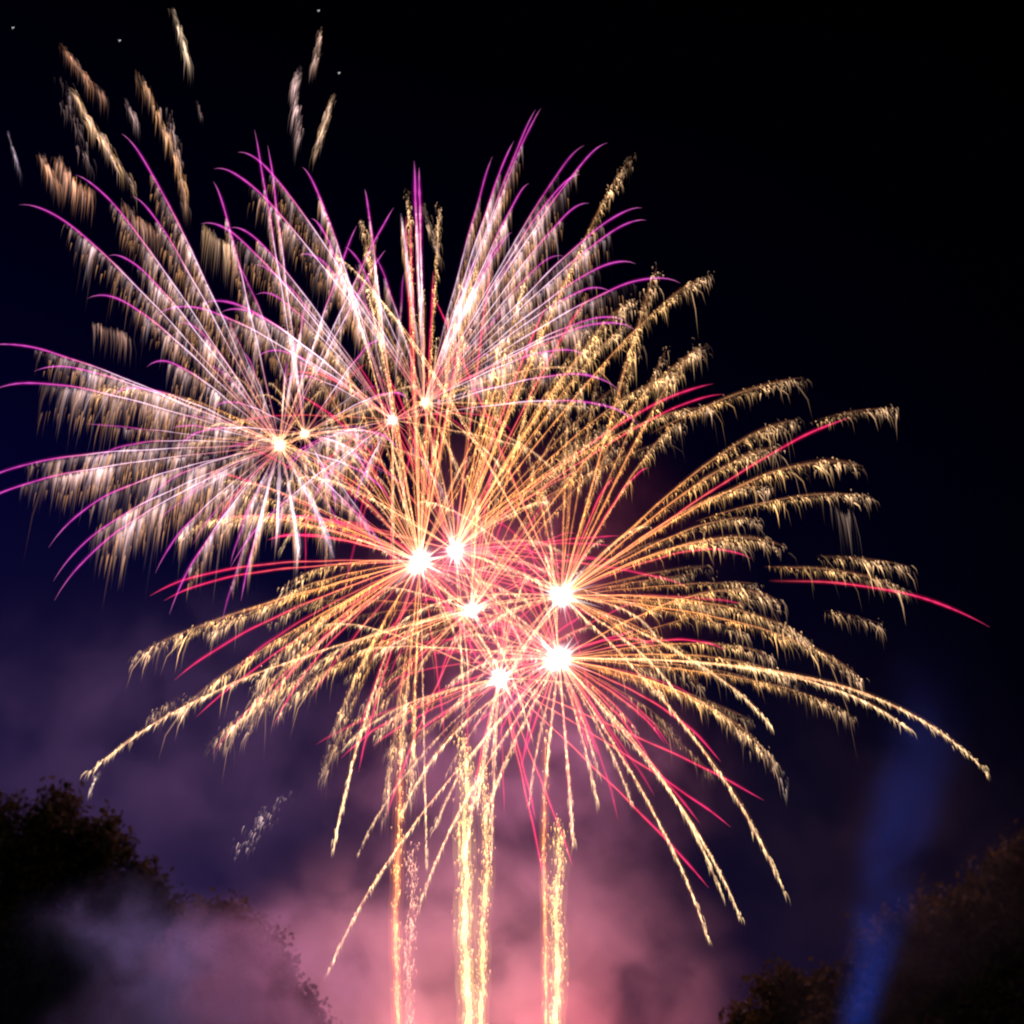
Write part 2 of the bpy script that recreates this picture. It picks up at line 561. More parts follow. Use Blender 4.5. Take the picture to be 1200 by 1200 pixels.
def make_tree(label, lobes, D, mat, leaf=0.30, per_m3=10, group='trees below the fireworks', seed=1):
    """lobes: (x, y, r) clumps of the crown as bearings, radius in 1200ths, at distance D."""
    rg = np.random.default_rng(seed)
    px = mpp(D)
    cents = []
    for (x, y, r) in lobes:
        cc = at(x, y, D + rg.uniform(-2.0, 2.0))
        cents.append((np.array(cc), r * px))
    base_x = float(np.mean([c[0][0] for c in cents]))
    base_y = float(np.mean([c[0][1] for c in cents]))
    root = empty('broadleaf_tree', (base_x, base_y, 0))
    tag(root, label, 'tree', group)
    top = max(c[0][2] for c in cents)
    # trunk and limbs
    mb = MB()
    h = top * 0.75
    n = 14
    zz = np.linspace(-0.2, h, n)
    P = np.stack([base_x + 0.35 * np.sin(zz * 0.35 + seed), base_y + 0.3 * np.cos(zz * 0.3 + seed), zz], -1)
    mb.tube(P, np.interp(zz, [0, 1.0, h], [0.62, 0.42, 0.10]), (0, 0, 0), k=10)
    tr = mb.build('trunk', M_BARK, root, origin=root.location)
    for (cc, r) in cents:
        z0 = rg.uniform(0.25, 0.55) * h
        s = np.array([np.interp(z0, zz, P[:, 0]), np.interp(z0, zz, P[:, 1]), z0])
        m_ = (s + cc) / 2 + np.array([0, 0, -0.12 * np.linalg.norm(cc - s)])
        tt = np.linspace(0, 1, 9)
        lb = MB()
        lb.tube(bez(s, m_, cc, tt), np.interp(tt, [0, 1], [0.17, 0.03]), (0, 0, 0), k=7)
        for q in range(5):
            e = cc + rg.normal(0, 1, 3) * r * 0.55
            lb.tube(bez(cc * 0.35 + s * 0.65, (s + e) / 2 + np.array([0, 0, 0.3]), e, np.linspace(0, 1, 6)), np.linspace(0.06, 0.012, 6), (0, 0, 0), k=5)
        lim = lb.build('limb', M_BARK, tr, origin=root.location)
    # crown: leaves gathered in small sprays over and inside each clump
    Vs = []
    for (cc, r) in cents:
        ns = int(80 * (r / 2.0) ** 2) + 20
        d = rg.normal(0, 1, (ns, 3))
        d /= np.linalg.norm(d, axis=1, keepdims=True)
        rad = r * (0.45 + 0.62 * rg.random(ns) ** 0.55) * np.where(rg.random(ns) < 0.07, 1.15, 1.0)
        sp = cc + d * rad[:, None] * np.array([1, 1, 0.9])
        for s_, dd in zip(sp, d):
            m = int(per_m3 * rg.uniform(2.2, 5.5))
            L = rg.uniform(0.5, 1.15)
            up = dd * 0.6 + np.array([0, 0, 0.5]) + rg.normal(0, 0.3, 3)
            up /= np.linalg.norm(up)
            pos = s_ + up[None] * (rg.random(m) * L)[:, None] + rg.normal(0, 0.26, (m, 3))
            u = rg.normal(0, 1, (m, 3)); u /= np.linalg.norm(u, axis=1, keepdims=True)
            w = np.cross(u, rg.normal(0, 1, (m, 3))); w /= np.linalg.norm(w, axis=1, keepdims=True)
            sz = leaf * rg.uniform(0.4, 1.35, m)[:, None]
            Vs.append(np.stack([pos - u * sz * 0.5, pos + w * sz * 0.28, pos + u * sz * 0.5, pos - w * sz * 0.28], 1).reshape(-1, 3))
    V = np.concatenate(Vs)
    cb = MB()
    cb.v = [V]; cb.n = len(V)
    cb.f = [np.arange(len(V)).reshape(-1, 4)]
    cb.c = [np.zeros((len(V), 3))]
    cb.build('crown', mat, root, origin=root.location)
    return root


make_tree('tall dark round-topped tree at the lower left edge, its leaves faintly lit brown',
          [(158, 1075, 30), (20, 1012, 62), (75, 997, 55), (115, 1032, 50), (40, 1082, 75), (130, 1097, 55), (90, 1152, 70), (10, 1162, 70), (150, 1162, 50),
           (60, 1242, 80), (-50, 1052, 80), (-40, 1162, 90), (130, 1242, 70), (-20, 1272, 90)],
          62, M_LEAF_OLIVE, leaf=0.34, seed=3)
make_tree('lower smoke-veiled tree right of the tall dark one, twigs against pink smoke',
          [(168, 1092, 34), (205, 1105, 34), (240, 1105, 36), (275, 1110, 34), (300, 1145, 34), (230, 1160, 50), (280, 1180, 46), (325, 1185, 32), (345, 1225, 38), (190, 1160, 46), (250, 1240, 70), (310, 1260, 60)],
          74, M_LEAF_OLIVE, leaf=0.34, seed=5)
make_tree('large dark tree filling the lower right corner, its left edge lit faint orange',
          [(1190, 1074, 62), (1130, 1099, 52), (1085, 1124, 46), (1045, 1134, 40), (1020, 1174, 42), (1080, 1194, 60), (1150, 1174, 70), (1210, 1154, 80),
           (1010, 1229, 44), (1060, 1264, 70), (1150, 1264, 80), (1240, 1234, 90), (1240, 1054, 70)],
          58, M_LEAF_BROWN, leaf=0.34, seed=8)
make_tree('small brownish bush-topped tree at the bottom, left of the blue light beam',
          [(925, 1179, 34), (900, 1204, 30), (950, 1199, 34), (930, 1239, 50), (885, 1254, 34), (975, 1254, 40)],
          66, M_LEAF_BROWN, leaf=0.34, seed=11)


# ================================================================== smoke
def smoke_material(name, colr, density, nscale=2.2, lo=0.42, hi=0.68, aniso=0.0, seed=0.0, soft=0.0):
    m = bpy.data.materials.new(name)
    m.use_nodes = True
    t = m.node_tree
    t.nodes.clear()
    out = t.nodes.new('ShaderNodeOutputMaterial')
    tcn = t.nodes.new('ShaderNodeTexCoord')
    ln = t.nodes.new('ShaderNodeVectorMath')
    ln.operation = 'LENGTH'
    nz = t.nodes.new('ShaderNodeTexNoise')
    nz.noise_dimensions = '4D'
    nz.inputs['W'].default_value = seed
    nz.inputs['Scale'].default_value = nscale
    nz.inputs['Detail'].default_value = 4
    nz.inputs['Roughness'].default_value = 0.5
    nz.inputs['Distortion'].default_value = 0.5
    t.links.new(tcn.outputs['Object'], ln.inputs[0])
    sq = t.nodes.new('ShaderNodeVectorMath')          # keeps the billows as wide as they are tall
    sq.name = 'puff_shape'
    sq.operation = 'MULTIPLY'
    t.links.new(tcn.outputs['Object'], sq.inputs[0])
    t.links.new(sq.outputs[0], nz.inputs['Vector'])
    fall = t.nodes.new('ShaderNodeMapRange')
    fall.interpolation_type = 'SMOOTHSTEP'
    fall.inputs['From Min'].default_value = 1.0
    fall.inputs['From Max'].default_value = 0.25
    t.links.new(ln.outputs['Value'], fall.inputs['Value'])
    nm = t.nodes.new('ShaderNodeMapRange')
    nm.interpolation_type = 'SMOOTHSTEP'
    nm.inputs['From Min'].default_value = lo
    nm.inputs['From Max'].default_value = hi
    nm.inputs['To Min'].default_value = soft
    t.links.new(nz.outputs[0], nm.inputs['Value'])
    mu = t.nodes.new('ShaderNodeMath')
    mu.operation = 'MULTIPLY'
    t.links.new(fall.outputs[0], mu.inputs[0])
    t.links.new(nm.outputs[0], mu.inputs[1])
    m2 = t.nodes.new('ShaderNodeMath')
    m2.operation = 'MULTIPLY'
    m2.inputs[1].default_value = density
    t.links.new(mu.outputs[0], m2.inputs[0])
    pv = t.nodes.new('ShaderNodeVolumePrincipled')
    pv.inputs['Color'].default_value = (*colr, 1)
    pv.inputs['Anisotropy'].default_value = aniso
    t.links.new(m2.outputs[0], pv.inputs['Density'])
    t.links.new(pv.outputs[0], out.inputs['Volume'])
    return m


def smoke(label, x, y, D, rx, ry, rdepth, mat):
    """A drifting bank of smoke: centre as a bearing at distance D, half sizes in metres."""
    o = ico('smoke_cloud', 3, mat)
    o.location = at(x, y, D)
    o.scale = (rx, rdepth, ry)
    mat.node_tree.nodes['puff_shape'].inputs[1].default_value = (rx / ry, rdepth / ry, 1)
    tag(o, label, 'smoke', None, 'stuff')
    return o


smoke('pink and salmon smoke bank billowing behind the rising comet columns', 545, 1175, 215, 50, 30, 34,
      smoke_material('low_smoke', (0.76, 0.64, 0.76), 0.050, 2.6, 0.44, 0.58, seed=1.3, soft=0.10))
smoke('thin mauve smoke veil hanging below the lower bursts', 610, 920, 225, 40, 26, 30,
      smoke_material('veil_smoke', (0.62, 0.50, 0.70), 0.014, 3.4, 0.44, 0.60, seed=4.1, soft=0.08))
smoke('crimson lit smoke inside the lower bursts', 620, 680, 208, 36, 30, 24,
      smoke_material('burst_smoke', (0.85, 0.45, 0.55), 0.0017, 3.2, 0.42, 0.64, seed=7.7, soft=0.05))
smoke('bluish haze drifting left of the lower bursts above the tall tree', 150, 900, 215, 48, 34, 28,
      smoke_material('haze_smoke', (0.42, 0.45, 0.85), 0.0055, 2.6, 0.42, 0.62, seed=9.2, soft=0.1))
smoke('grey-blue smoke wisp in front of the tall dark tree at the bottom left', 125, 1180, 52, 6.2, 5.4, 2.4,
      smoke_material('wisp_smoke', (0.34, 0.52, 1.0), 0.55, 2.6, 0.40, 0.64, seed=2.2, soft=0.10, aniso=0.72))
smoke('mauve smoke wisp veiling the lower left tree', 290, 1180, 60, 7.5, 5.4, 2.6,
      smoke_material('mauve_wisp_smoke', (0.68, 0.60, 0.92), 0.42, 2.4, 0.40, 0.64, seed=3.6, soft=0.12, aniso=0.72))
smoke('blue lit smoke in the light beam beside the large right-hand tree', 1030, 1030, 51, 8, 11, 5,
      smoke_material('beam_smoke', (0.7, 0.75, 0.9), 0.020, 3.4, 0.42, 0.60, seed=5.5, soft=0.12))

# the blue searchlight standing on the ground behind the trees, out of the picture
sd = bpy.data.lights.new('searchlight', 'SPOT')
sd.energy = 58000
sd.color = (0.015, 0.13, 1.0)
sd.spot_size = R(16)
sd.spot_blend = 1.0
sd.shadow_soft_size = 0.4
so = bpy.data.objects.new('searchlight', sd)
p0 = at(962, 1290, 50); p0.z = 1.0
so.location = p0
so.rotation_euler = (at(1062, 930, 53) - p0).to_track_quat('-Z', 'Y').to_euler()
COL.objects.link(so)

# ================================================================== the bursts
V, G, CR, RD, WH = 'v', 'g', 'c', 'r', 'w'
make_burst('violet-tipped burst at far left with white spark curtains round one bright orange heart', 328, 522, 214, [
    (22, 240, 60, V), (88, 205, 48, V), (143, 157, 40, V), (128, 300, 52, V), (102, 350, 55, V, {'curtain': 0.8}), (-12, 405, 34, V), (-14, 460, 45, V, {'curtain': 1.4}),
    (40, 435, 40, V, {'curtain': 1.2}), (-32, 572, 40, V, {'curtain': 1.1}), (-38, 601, 42, V, {'curtain': 1.1}), (57, 642, 60, V, {'curtain': 1.3}), (62, 682, 60, V, {'curtain': 1.2}),
    (64, 704, 58, V, {'curtain': 1.4}), (182, 672, 42, V), (198, 720, 40, V), (282, 705, 22, V), (270, 662, 25, V, {'bright': 0.6}),
    (155, 230, 42, V), (250, 213, 30, V), (462, 243, 22, V, {'curtain': 0.6}), (418, 265, 16, V, {'curtain': 0.5}), (452, 293, 20, V, {'curtain': 0.6}),
    (208, 380, 40, V, {'bright': 0.7}), (172, 430, 45, V, {'curtain': 1.2}), (120, 470, 50, V, {'curtain': 1.6}), (300, 632, 15, WH, {'wide': 1.4}), (325, 625, 10, WH, {'wide': 1.6}), (352, 655, 14, WH, {'wide': 1.5}),
    (392, 655, 20, WH, {'wide': 1.6}), (440, 640, 28, V, {'curtain': 0.7}), (455, 585, 30, V, {'curtain': 0.8}), (105, 545, 40, V, {'curtain': 1.3, 'bright': 0.7}), (160, 605, 45, V, {'curtain': 1.4, 'bright': 0.8}),
    (245, 640, 30, V, {'curtain': 1.4, 'bright': 0.7}), (210, 600, 34, V, {'curtain': 1.4, 'bright': 0.7}), (360, 352, 20, V, {'bright': 0.6}),
], flash_px=9, flash_col=(1.0, 0.72, 0.42), flash_s=3.2, watts=60000, wcol=(0.85, 0.5, 0.8),
    extra=[(10, ['v'], 120, 260, 100, 260, 0.6), (8, ['c', 'v'], 60, 160, -90, 90, 0.6), (16, ['c'], 40, 150, 0, 360, 0.55)])

make_burst('small violet burst just right of the far left one, with a pale soft heart', 357, 508, 222, [
    (298, 152, 10, V, {'curtain': 0.6}), (314, 170, 10, V, {'curtain': 0.6}), (205, 527, 34, V, {'curtain': 0.7}), (275, 310, 30, V, {'bright': 0.7}), (445, 400, 26, V, {'curtain': 0.6}),
    (250, 480, 30, V, {'bright': 0.7}), (430, 560, 34, V), (468, 530, 34, V), (395, 600, 24, V), (340, 390, 10, WH), (480, 470, 34, V),
], flash_px=6, flash_col=(1.0, 0.74, 0.52), flash_s=1.6, watts=25000, wcol=(0.9, 0.55, 0.7), extra=[(10, ['v'], 80, 180, 0, 360, 0.55), (12, ['c', 'r'], 70, 190, 0, 360, 0.6)])

make_burst('violet burst with a pale round glow above the white twin heart', 460, 492, 230, [
    (236, 262, 55, V), (270, 267, 50, V), (297, 310, 36, V, {'bright': 0.8}), (180, 373, 72, V), (230, 362, 62, V), (258, 367, 50, V), (365, 256, 40, V), (300, 345, 44, V, {'bright': 0.8}),
    (354, 196, 42, V), (427, 222, 30, V), (725, 457, 50, V, {'curtain': 0.5}), (750, 500, 55, V, {'curtain': 0.4}), (415, 592, 22, V, {'curtain': 0.6}), (270, 665, 40, V, {'curtain': 0.7}),
    (690, 420, 45, V, {'curtain': 1.2}), (330, 452, 40, V, {'bright': 0.7}), (300, 420, 45, V), (365, 590, 30, V), (330, 560, 36, V, {'bright': 0.8}),
], flash_px=8, flash_col=(1.0, 0.66, 0.60), flash_s=1.3, watts=25000, wcol=(0.8, 0.5, 0.9), extra=[(14, ['v', 'r'], 90, 230, 0, 360, 0.6), (12, ['c', 'r'], 80, 200, 170, 360, 0.7)])

make_burst('tall violet and white fan burst at the top centre rising from a tiny orange heart', 497, 472, 205, [
    (250, 198, 62, V), (279, 178, 58, V), (485, 188, 4, V, {'wide': 1.5, 'curtain': 0.8}), (491, 196, 4, V, {'wide': 1.4, 'curtain': 0.6}), (577, 183, 15, V, {'bright': 0.75}), (634, 127, 32, V, {'bright': 0.75}), (628, 128, 26, V, {'bright': 0.75}), (602, 165, 26, V, {'curtain': 1.5}),
    (685, 170, 38, V, {'bright': 0.75}), (712, 167, 44, V, {'curtain': 1.1}), (680, 204, 48, V, {'curtain': 1.2}), (690, 238, 46, V), (752, 244, 46, V, {'curtain': 1.1}), (758, 258, 46, V, {'curtain': 1.0}), (745, 309, 50, V),
    (716, 342, 50, V), (797, 332, 56, V), (600, 273, 32, V), (592, 277, 26, V), (735, 378, 46, V), (745, 388, 48, V), (470, 250, 8, WH), (440, 300, 14, V, {'bright': 0.7}), (405, 290, 30, V, {'bright': 0.8}),
    (560, 300, 14, V, {'curtain': 1.3}), (620, 215, 36, V, {'curtain': 1.2}), (660, 300, 40, V, {'curtain': 1.2, 'bright': 0.8}), (560, 330, 14, WH, {'bright': 0.7}), (350, 300, 50, V, {'bright': 0.8}), (400, 340, 40, V, {'bright': 0.8}),
], flash_px=6, flash_col=(1.0, 0.66, 0.34), flash_s=2.4, watts=25000, wcol=(0.9, 0.6, 0.6), extra=[(3, ['v'], 100, 260, 20, 70, 0.5), (14, ['c', 'r'], 80, 220, 0, 360, 0.7)])

make_burst('gold and red burst with a big white heart, left one of the twin hearts', 492, 658, 200, [
    (155, 770, 26, G, {'wide': 1.2}), (245, 742, 22, G), (205, 836, 26, G), (297, 806, 52, G), (265, 872, 60, G), (290, 856, 56, G, {'bright': 0.7}), (388, 868, 44, G), (390, 998, 56, CR, {'start': 0.35}),
    (450, 958, 24, G, {'bright': 0.6, 'start': 0.3}), (482, 935, 6, G, {'wide': 1.2}), (470, 880, 14, G), (210, 628, 84, G), (255, 622, 70, G), (500, 1015, 10, CR, {'bright': 0.6, 'wide': 0.6}),
    (175, 698, 32, RD), (192, 704, 30, RD), (205, 797, 26, RD), (320, 852, 42, RD), (420, 905, 22, RD), (265, 608, 26, RD), (315, 632, 20, RD), (340, 607, 22, RD), (475, 254, 2, RD), (481, 256, 2, RD), (541, 390, 5, RD), (508, 318, 4, RD),
    (478, 222, 4, G, {'wide': 0.8}), (423, 256, 22, G, {'wide': 0.8}), (515, 240, 4, G, {'wide': 0.7}), (540, 330, 6, G), (560, 300, 12, G), (835, 478, 70, G), (330, 690, 36, G), (300, 720, 36, G), (340, 765, 34, G), (395, 300, 34, CR, {'wide': 0.7}), (430, 340, 25, CR, {'wide': 0.7}),
], flash_px=19, flash_shape=(0.75, 0.8, 1.25), flash_col=(1.0, 0.93, 0.82), flash_s=4.0, watts=66000, wcol=(1, 0.33, 0.46),
    extra=[(12, ['g'], 200, 330, 60, 120, 0.8), (6, ['g', 'r'], 120, 300, 170, 250, 0.55), (14, ['r', 'c'], 120, 300, 280, 380, 0.8), (14, ['r', 'c'], 80, 260, 0, 360, 0.8), (16, ['c', 'r', 'g'], 150, 330, 85, 165, 0.75), (7, ['r'], 200, 330, 150, 240, 0.9)])

make_burst('gold plume burst with a white heart, right one of the twin hearts', 533, 645, 206, [
    (740, 182, 60, G, {'wide': 1.0}), (832, 322, 78, G, {'wide': 1.1}), (742, 350, 55, G, {'wide': 1.5, 'curtain': 1.3}), (942, 443, 60, G, {'wide': 1.2, 'start': 0.55}), (95, 462, 112, G, {'bright': 0.8}), (738, 378, 50, G), (700, 400, 45, G, {'wide': 1.3}),
    (848, 462, 38, RD), (836, 450, 36, RD), (790, 440, 55, G), (660, 330, 24, G), (620, 310, 16, G), (590, 380, 10, G), (575, 310, 10, RD), (640, 360, 20, RD), (690, 350, 30, RD),
], flash_px=13, flash_col=(1.0, 0.93, 0.82), flash_s=3.2, watts=44000, wcol=(1, 0.33, 0.46),
    extra=[(18, ['g'], 220, 360, 25, 100, 0.85), (14, ['r', 'c'], 120, 280, 270, 370, 0.8), (10, ['r', 'c'], 90, 250, 0, 360, 0.8), (14, ['c', 'r', 'g'], 180, 380, 95, 170, 0.7)])

make_burst('gold burst with a round white heart at the right, beside a pink puff', 658, 698, 198, [
    (770, 313, 18, G, {'wide': 1.3, 'bright': 1.1}), (800, 494, 52, G), (936, 492, 62, G, {'wide': 1.2}), (912, 524, 52, G, {'wide': 1.6, 'bright': 1.1, 'curtain': 1.2}), (1012, 546, 88, G, {'wide': 1.4}), (900, 572, 60, G, {'wide': 1.2}),
    (920, 642, 66, G, {'wide': 1.3}), (1012, 797, 66, G, {'wide': 1.2}), (950, 752, 50, G), (905, 852, 34, CR), (920, 1047, 66, CR, {'wide': 1.1}), (795, 816, 22, CR), (1062, 692, 66, G, {'start': 0.62, 'bright': 0.9}),
    (997, 489, 26, RD, {'wide': 1.2}), (1160, 735, 62, RD, {'start': 0.5, 'wide': 1.1}), (430, 338, 44, CR, {'wide': 0.7}), (395, 300, 50, CR, {'wide': 0.6, 'bright': 0.8}), (508, 346, 8, RD), (820, 405, 52, G, {'wide': 1.4}), (890, 610, 50, G), (870, 640, 45, G),
    (880, 655, 40, RD, {'bright': 0.8}), (720, 560, 26, RD), (760, 548, 30, RD),
], flash_px=17, flash_col=(1.0, 0.95, 0.90), flash_s=4.5, watts=66000, wcol=(1, 0.33, 0.46),
    extra=[(12, ['g'], 130, 300, -35, 45, 0.6), (10, ['g'], 220, 330, 60, 125, 0.7), (16, ['r', 'c'], 100, 250, 120, 250, 0.8), (12, ['r', 'c'], 80, 230, 0, 360, 0.8)])

make_burst('gold and pink burst with a small white heart at the centre of the cluster', 552, 715, 210, [
    (105, 905, 50, CR, {'wide': 1.1}), (828, 405, 66, G, {'wide': 1.2}), (1052, 478, 86, G, {'start': 0.8, 'bright': 0.8}), (1022, 582, 74, G, {'start': 0.55}), (1066, 664, 60, G, {'start': 0.8}), (1034, 731, 46, G, {'start': 0.85, 'bright': 0.6}),
    (325, 835, 44, G), (175, 838, 50, G, {'start': 0.88, 'bright': 0.7}), (245, 872, 50, G, {'start': 0.6}), (640, 400, 10, G), (340, 800, 36, G, {'bright': 0.8}),
], flash_px=12, flash_col=(1.0, 0.93, 0.82), flash_s=3.0, watts=44000, wcol=(1, 0.33, 0.46),
    extra=[(8, ['g'], 150, 290, 170, 235, 0.5), (26, ['r', 'c'], 80, 260, 0, 360, 0.85), (10, ['g'], 180, 320, 30, 90, 0.7)])

make_burst('gold and crimson burst with the largest spiky white heart, lowest on the right', 655, 772, 196, [
    (915, 706, 74, G, {'wide': 1.2}), (1157, 905, 92, CR, {'wide': 1.2}), (1068, 856, 52, CR), (868, 1077, 56, CR), (846, 1048, 54, CR, {'bright': 0.8}), (831, 1103, 52, CR, {'wide': 1.1}), (908, 893, 66, G), (880, 872, 58, G), (672, 990, 6, CR),
    (385, 1138, 60, CR, {'wide': 0.8}), (470, 955, 52, CR), (490, 1066, 50, CR), (508, 972, 40, CR, {'bright': 0.8}), (568, 960, 26, CR, {'wide': 1.3}), (845, 893, 30, RD), (850, 762, 26, RD), (487, 860, 12, RD), (640, 905, 4, CR), (700, 940, 14, CR, {'bright': 0.7}),
    (780, 872, 20, RD), (762, 892, 18, RD), (700, 885, 8, RD), (610, 900, 8, RD), (1000, 840, 50, G, {'bright': 0.7}), (935, 800, 44, G), (905, 770, 40, G, {'bright': 0.8}), (690, 880, 6, RD), (740, 940, 20, CR, {'bright': 0.6}),
], flash_px=19, flash_shape=(0.85, 0.9, 1.3), flash_col=(1.0, 0.95, 0.88), flash_s=4.2, watts=66000, wcol=(1, 0.33, 0.46),
    extra=[(10, ['g'], 120, 270, -40, 20, 0.6), (14, ['c', 'r'], 90, 220, 150, 330, 0.75), (20, ['r', 'c'], 100, 260, 90, 190, 0.85), (9, ['r'], 120, 260, 270, 350, 0.9)])

make_burst('crimson and gold burst with a white heart, lowest on the left', 585, 795, 202, [
    (895, 938, 10, RD), (856, 969, 10, RD), (831, 1041, 12, RD), (400, 889, 26, RD), (640, 1040, 6, RD), (672, 1016, 8, RD), (628, 960, 6, RD), (440, 860, 34, G), (400, 880, 30, CR, {'bright': 0.7}), (420, 1000, 40, CR, {'bright': 0.5, 'wide': 0.7}),
    (545, 1000, 14, CR), (560, 940, 8, CR, {'wide': 1.2}),
], flash_px=14, flash_col=(1.0, 0.93, 0.84), flash_s=3.5, watts=44000, wcol=(1, 0.33, 0.46),
    extra=[(4, ['g'], 120, 220, 170, 260, 0.5), (24, ['r', 'c'], 80, 260, 0, 360, 0.85)])


# ================================================================== rising comets
def make_comet(label, path, D, colr, wide, grains, watts=0, wcol=(1, 0.4, 0.3), spark=(0.5, 0.27, 0.09)):
    pts = [at(x, y, D) for x, y in path]
    base = Vector((pts[0].x, pts[0].y + 0.0, 0.3))
    root = empty('rising_comet', (base.x, base.y, 0))
    tag(root, label, 'comet', 'comets rising out of the smoke')
    P = np.array([base] + pts)
    s = np.concatenate([[0], np.cumsum(np.linalg.norm(np.diff(P, axis=0), axis=1))])
    n = 90
    u = np.linspace(0, s[-1], n)
    Q = np.stack([np.interp(u, s, P[:, i]) for i in range(3)], -1)
    for _ in range(2):
        Q[1:-1] = (Q[:-2] + 2 * Q[1:-1] + Q[2:]) / 4
    px = mpp(D)
    f = u / s[-1]
    Q[:, 0] += 0.25 * px * wide * np.sin(f * 61 + P[0, 0])
    mb = MB()
    amp = np.interp(f, [0, 0.5, 0.75, 0.92, 1], [1.1, 1, 0.65, 0.35, 0.03]) * np.clip(1 + 0.3 * np.sin(f * 37 + P[0, 0]) + 0.2 * np.sin(f * 90), 0.4, 1.6)
    fl = np.clip(1 + 0.22 * rng.standard_normal(n), 0.4, 1.8)
    tap = np.interp(f, [0, 0.55, 1], [1.1, 1.0, 0.45])
    mb.tube(Q, px * wide * fl * tap, np.array(colr)[None, :] * amp[:, None], k=5)
    mb.tube(Q, px * wide * 2.4, np.array(colr)[None, :] * amp[:, None] * 0.24, k=6)
    mb.tube(Q, px * wide * 4.4, np.array(colr)[None, :] * amp[:, None] * 0.10, k=6)
    tr = mb.build('flame_trail', M_TRAIL, root, origin=root.location)
    tr.visible_shadow = False
    k = grains
    idx = rng.uniform(0.3, 1, k)
    S = np.stack([np.interp(idx, f, Q[:, i]) for i in range(3)], -1) + rng.normal(0, 1.5 * px * wide, (k, 3))
    fb = MB()
    needles(fb, S, px * rng.uniform(3, 9, k), rng.normal(0, 0.15, (k, 3)), np.array(spark)[None, :] * rng.uniform(0.3, 1.8, k)[:, None], px * rng.uniform(0.5, 1.2, k))
    sf = fb.build('spark_fringe', M_FRINGE, tr, origin=root.location)
    sf.visible_shadow = False
    sf['kind'] = 'stuff'
    if watts:
        ld = bpy.data.lights.new('comet_light', 'POINT')
        ld.energy = watts
        ld.color = wcol
        ld.shadow_soft_size = 1.5
        lo = bpy.data.objects.new('comet_light', ld)
        lo.location = P[1] - np.array(root.location) + np.array([0, 0, -9.0])
        lo.parent = root
        COL.objects.link(lo)
    return root


make_comet('straight orange comet trail, leftmost of the rising columns', [(467, 1215), (463, 1080), (468, 960), (470, 850)], 203, (0.72, 0.19, 0.05), 2.1, 200, 24000, (1, 0.32, 0.30))
make_comet('dim grainy gold comet trail just right of the orange one', [(482, 1215), (478, 1130), (484, 1060), (482, 990)], 207, (0.10, 0.035, 0.02), 2.4, 350, 0, spark=(0.40, 0.20, 0.12))
make_comet('brightest gold comet column, thick and wavering at the centre', [(550, 1215), (548, 1150), (544, 1090), (547, 1030), (543, 975), (548, 920), (543, 860)], 200, (0.75, 0.50, 0.17), 3.4, 700, 36000, (1, 0.45, 0.35))
make_comet('gold comet column close beside the brightest one on its right', [(562, 1215), (566, 1140), (565, 1080), (571, 1030), (569, 960), (567, 900)], 204, (0.50, 0.30, 0.10), 2.4, 450, 0)
make_comet('straight orange-red comet trail running up through the right-hand columns', [(640, 1215), (639, 1100), (637, 1000), (640, 850)], 199, (0.70, 0.20, 0.06), 1.4, 100, 32000, (1, 0.10, 0.16))
make_comet('grainy gold comet column, rightmost of the rising columns', [(650, 1215), (654, 1130), (651, 1060), (656, 1010), (654, 960)], 202, (0.55, 0.36, 0.13), 3.0, 500, 0)


# ================================================================== fading sparks high up
def make_embers(label, path, D, n, L, colr, bright=1.0, slant=0.1, jit=2.0, wide=1.0, group='fading spark plumes drifting above the bursts'):
    P = np.array([at(x, y, D) for x, y in path])
    s = np.concatenate([[0], np.cumsum(np.linalg.norm(np.diff(P, axis=0), axis=1))])
    px = mpp(D)
    n = int(n * 1.7)
    u = rng.random(n) * s[-1]
    S = np.stack([np.interp(u, s, P[:, i]) for i in range(3)], -1) + rng.normal(0, 1, (n, 3)) * px * jit
    n = len(S)
    mb = MB()
    bell = (0.25 + np.sin(np.clip(u / s[-1], 0, 1) * math.pi) ** 0.7) * np.clip(1 + 0.7 * np.sin(u / px * 0.21 + s[-1]), 0.15, 2)
    d = np.tile(np.array([slant, 0, 0.0]), (n, 1)) + rng.normal(0, 0.04, (n, 3))
    mix = rng.random(n)[:, None]
    cc = (np.array(colr)[None] * (1 - mix) + np.array([0.20, 0.13, 0.12])[None] * mix) * (0.6 * rng.random(n) ** 1.6 * bell + 0.03)[:, None] * bright
    needles(mb, S, L * px * rng.uniform(0.4, 1.7, n), d, cc, px * wide * rng.uniform(0.5, 1.5, n))
    org = Vector(P.mean(axis=0))
    o = mb.build('ember_plume', M_FRINGE, None, origin=org)
    o.location = org
    o.visible_shadow = False
    tag(o, label, 'sparks', group)
    return o


OR = (0.34, 0.13, 0.045)
TP = (0.26, 0.16, 0.15)
make_embers('topmost slim white-gold spark plume at the upper left', [(201, 8), (210, 35), (221, 75)], 218, 60, 30, (0.36, 0.26, 0.15), 0.9, 0.18, 1.2)
make_embers('dim brown spark plume highest at the far upper left', [(69, 52), (80, 62), (100, 90), (122, 112)], 216, 90, 26, OR, 0.6, 0.25, 2)
make_embers('long bright spark plume slanting down below the dim brown one', [(80, 100), (100, 135), (118, 160), (135, 190), (155, 215)], 214, 150, 26, (0.40, 0.22, 0.09), 0.95, 0.3, 2)
make_embers('sparse broken spark plume left of the long bright one', [(72, 90), (80, 120), (95, 165), (104, 195)], 219, 50, 22, TP, 0.5, 0.2, 3)
make_embers('long orange spark plume running down to the violet star tips', [(158, 82), (172, 105), (188, 140), (203, 170), (214, 215), (217, 240)], 213, 170, 26, (0.42, 0.19, 0.06), 0.8, 0.15, 2)
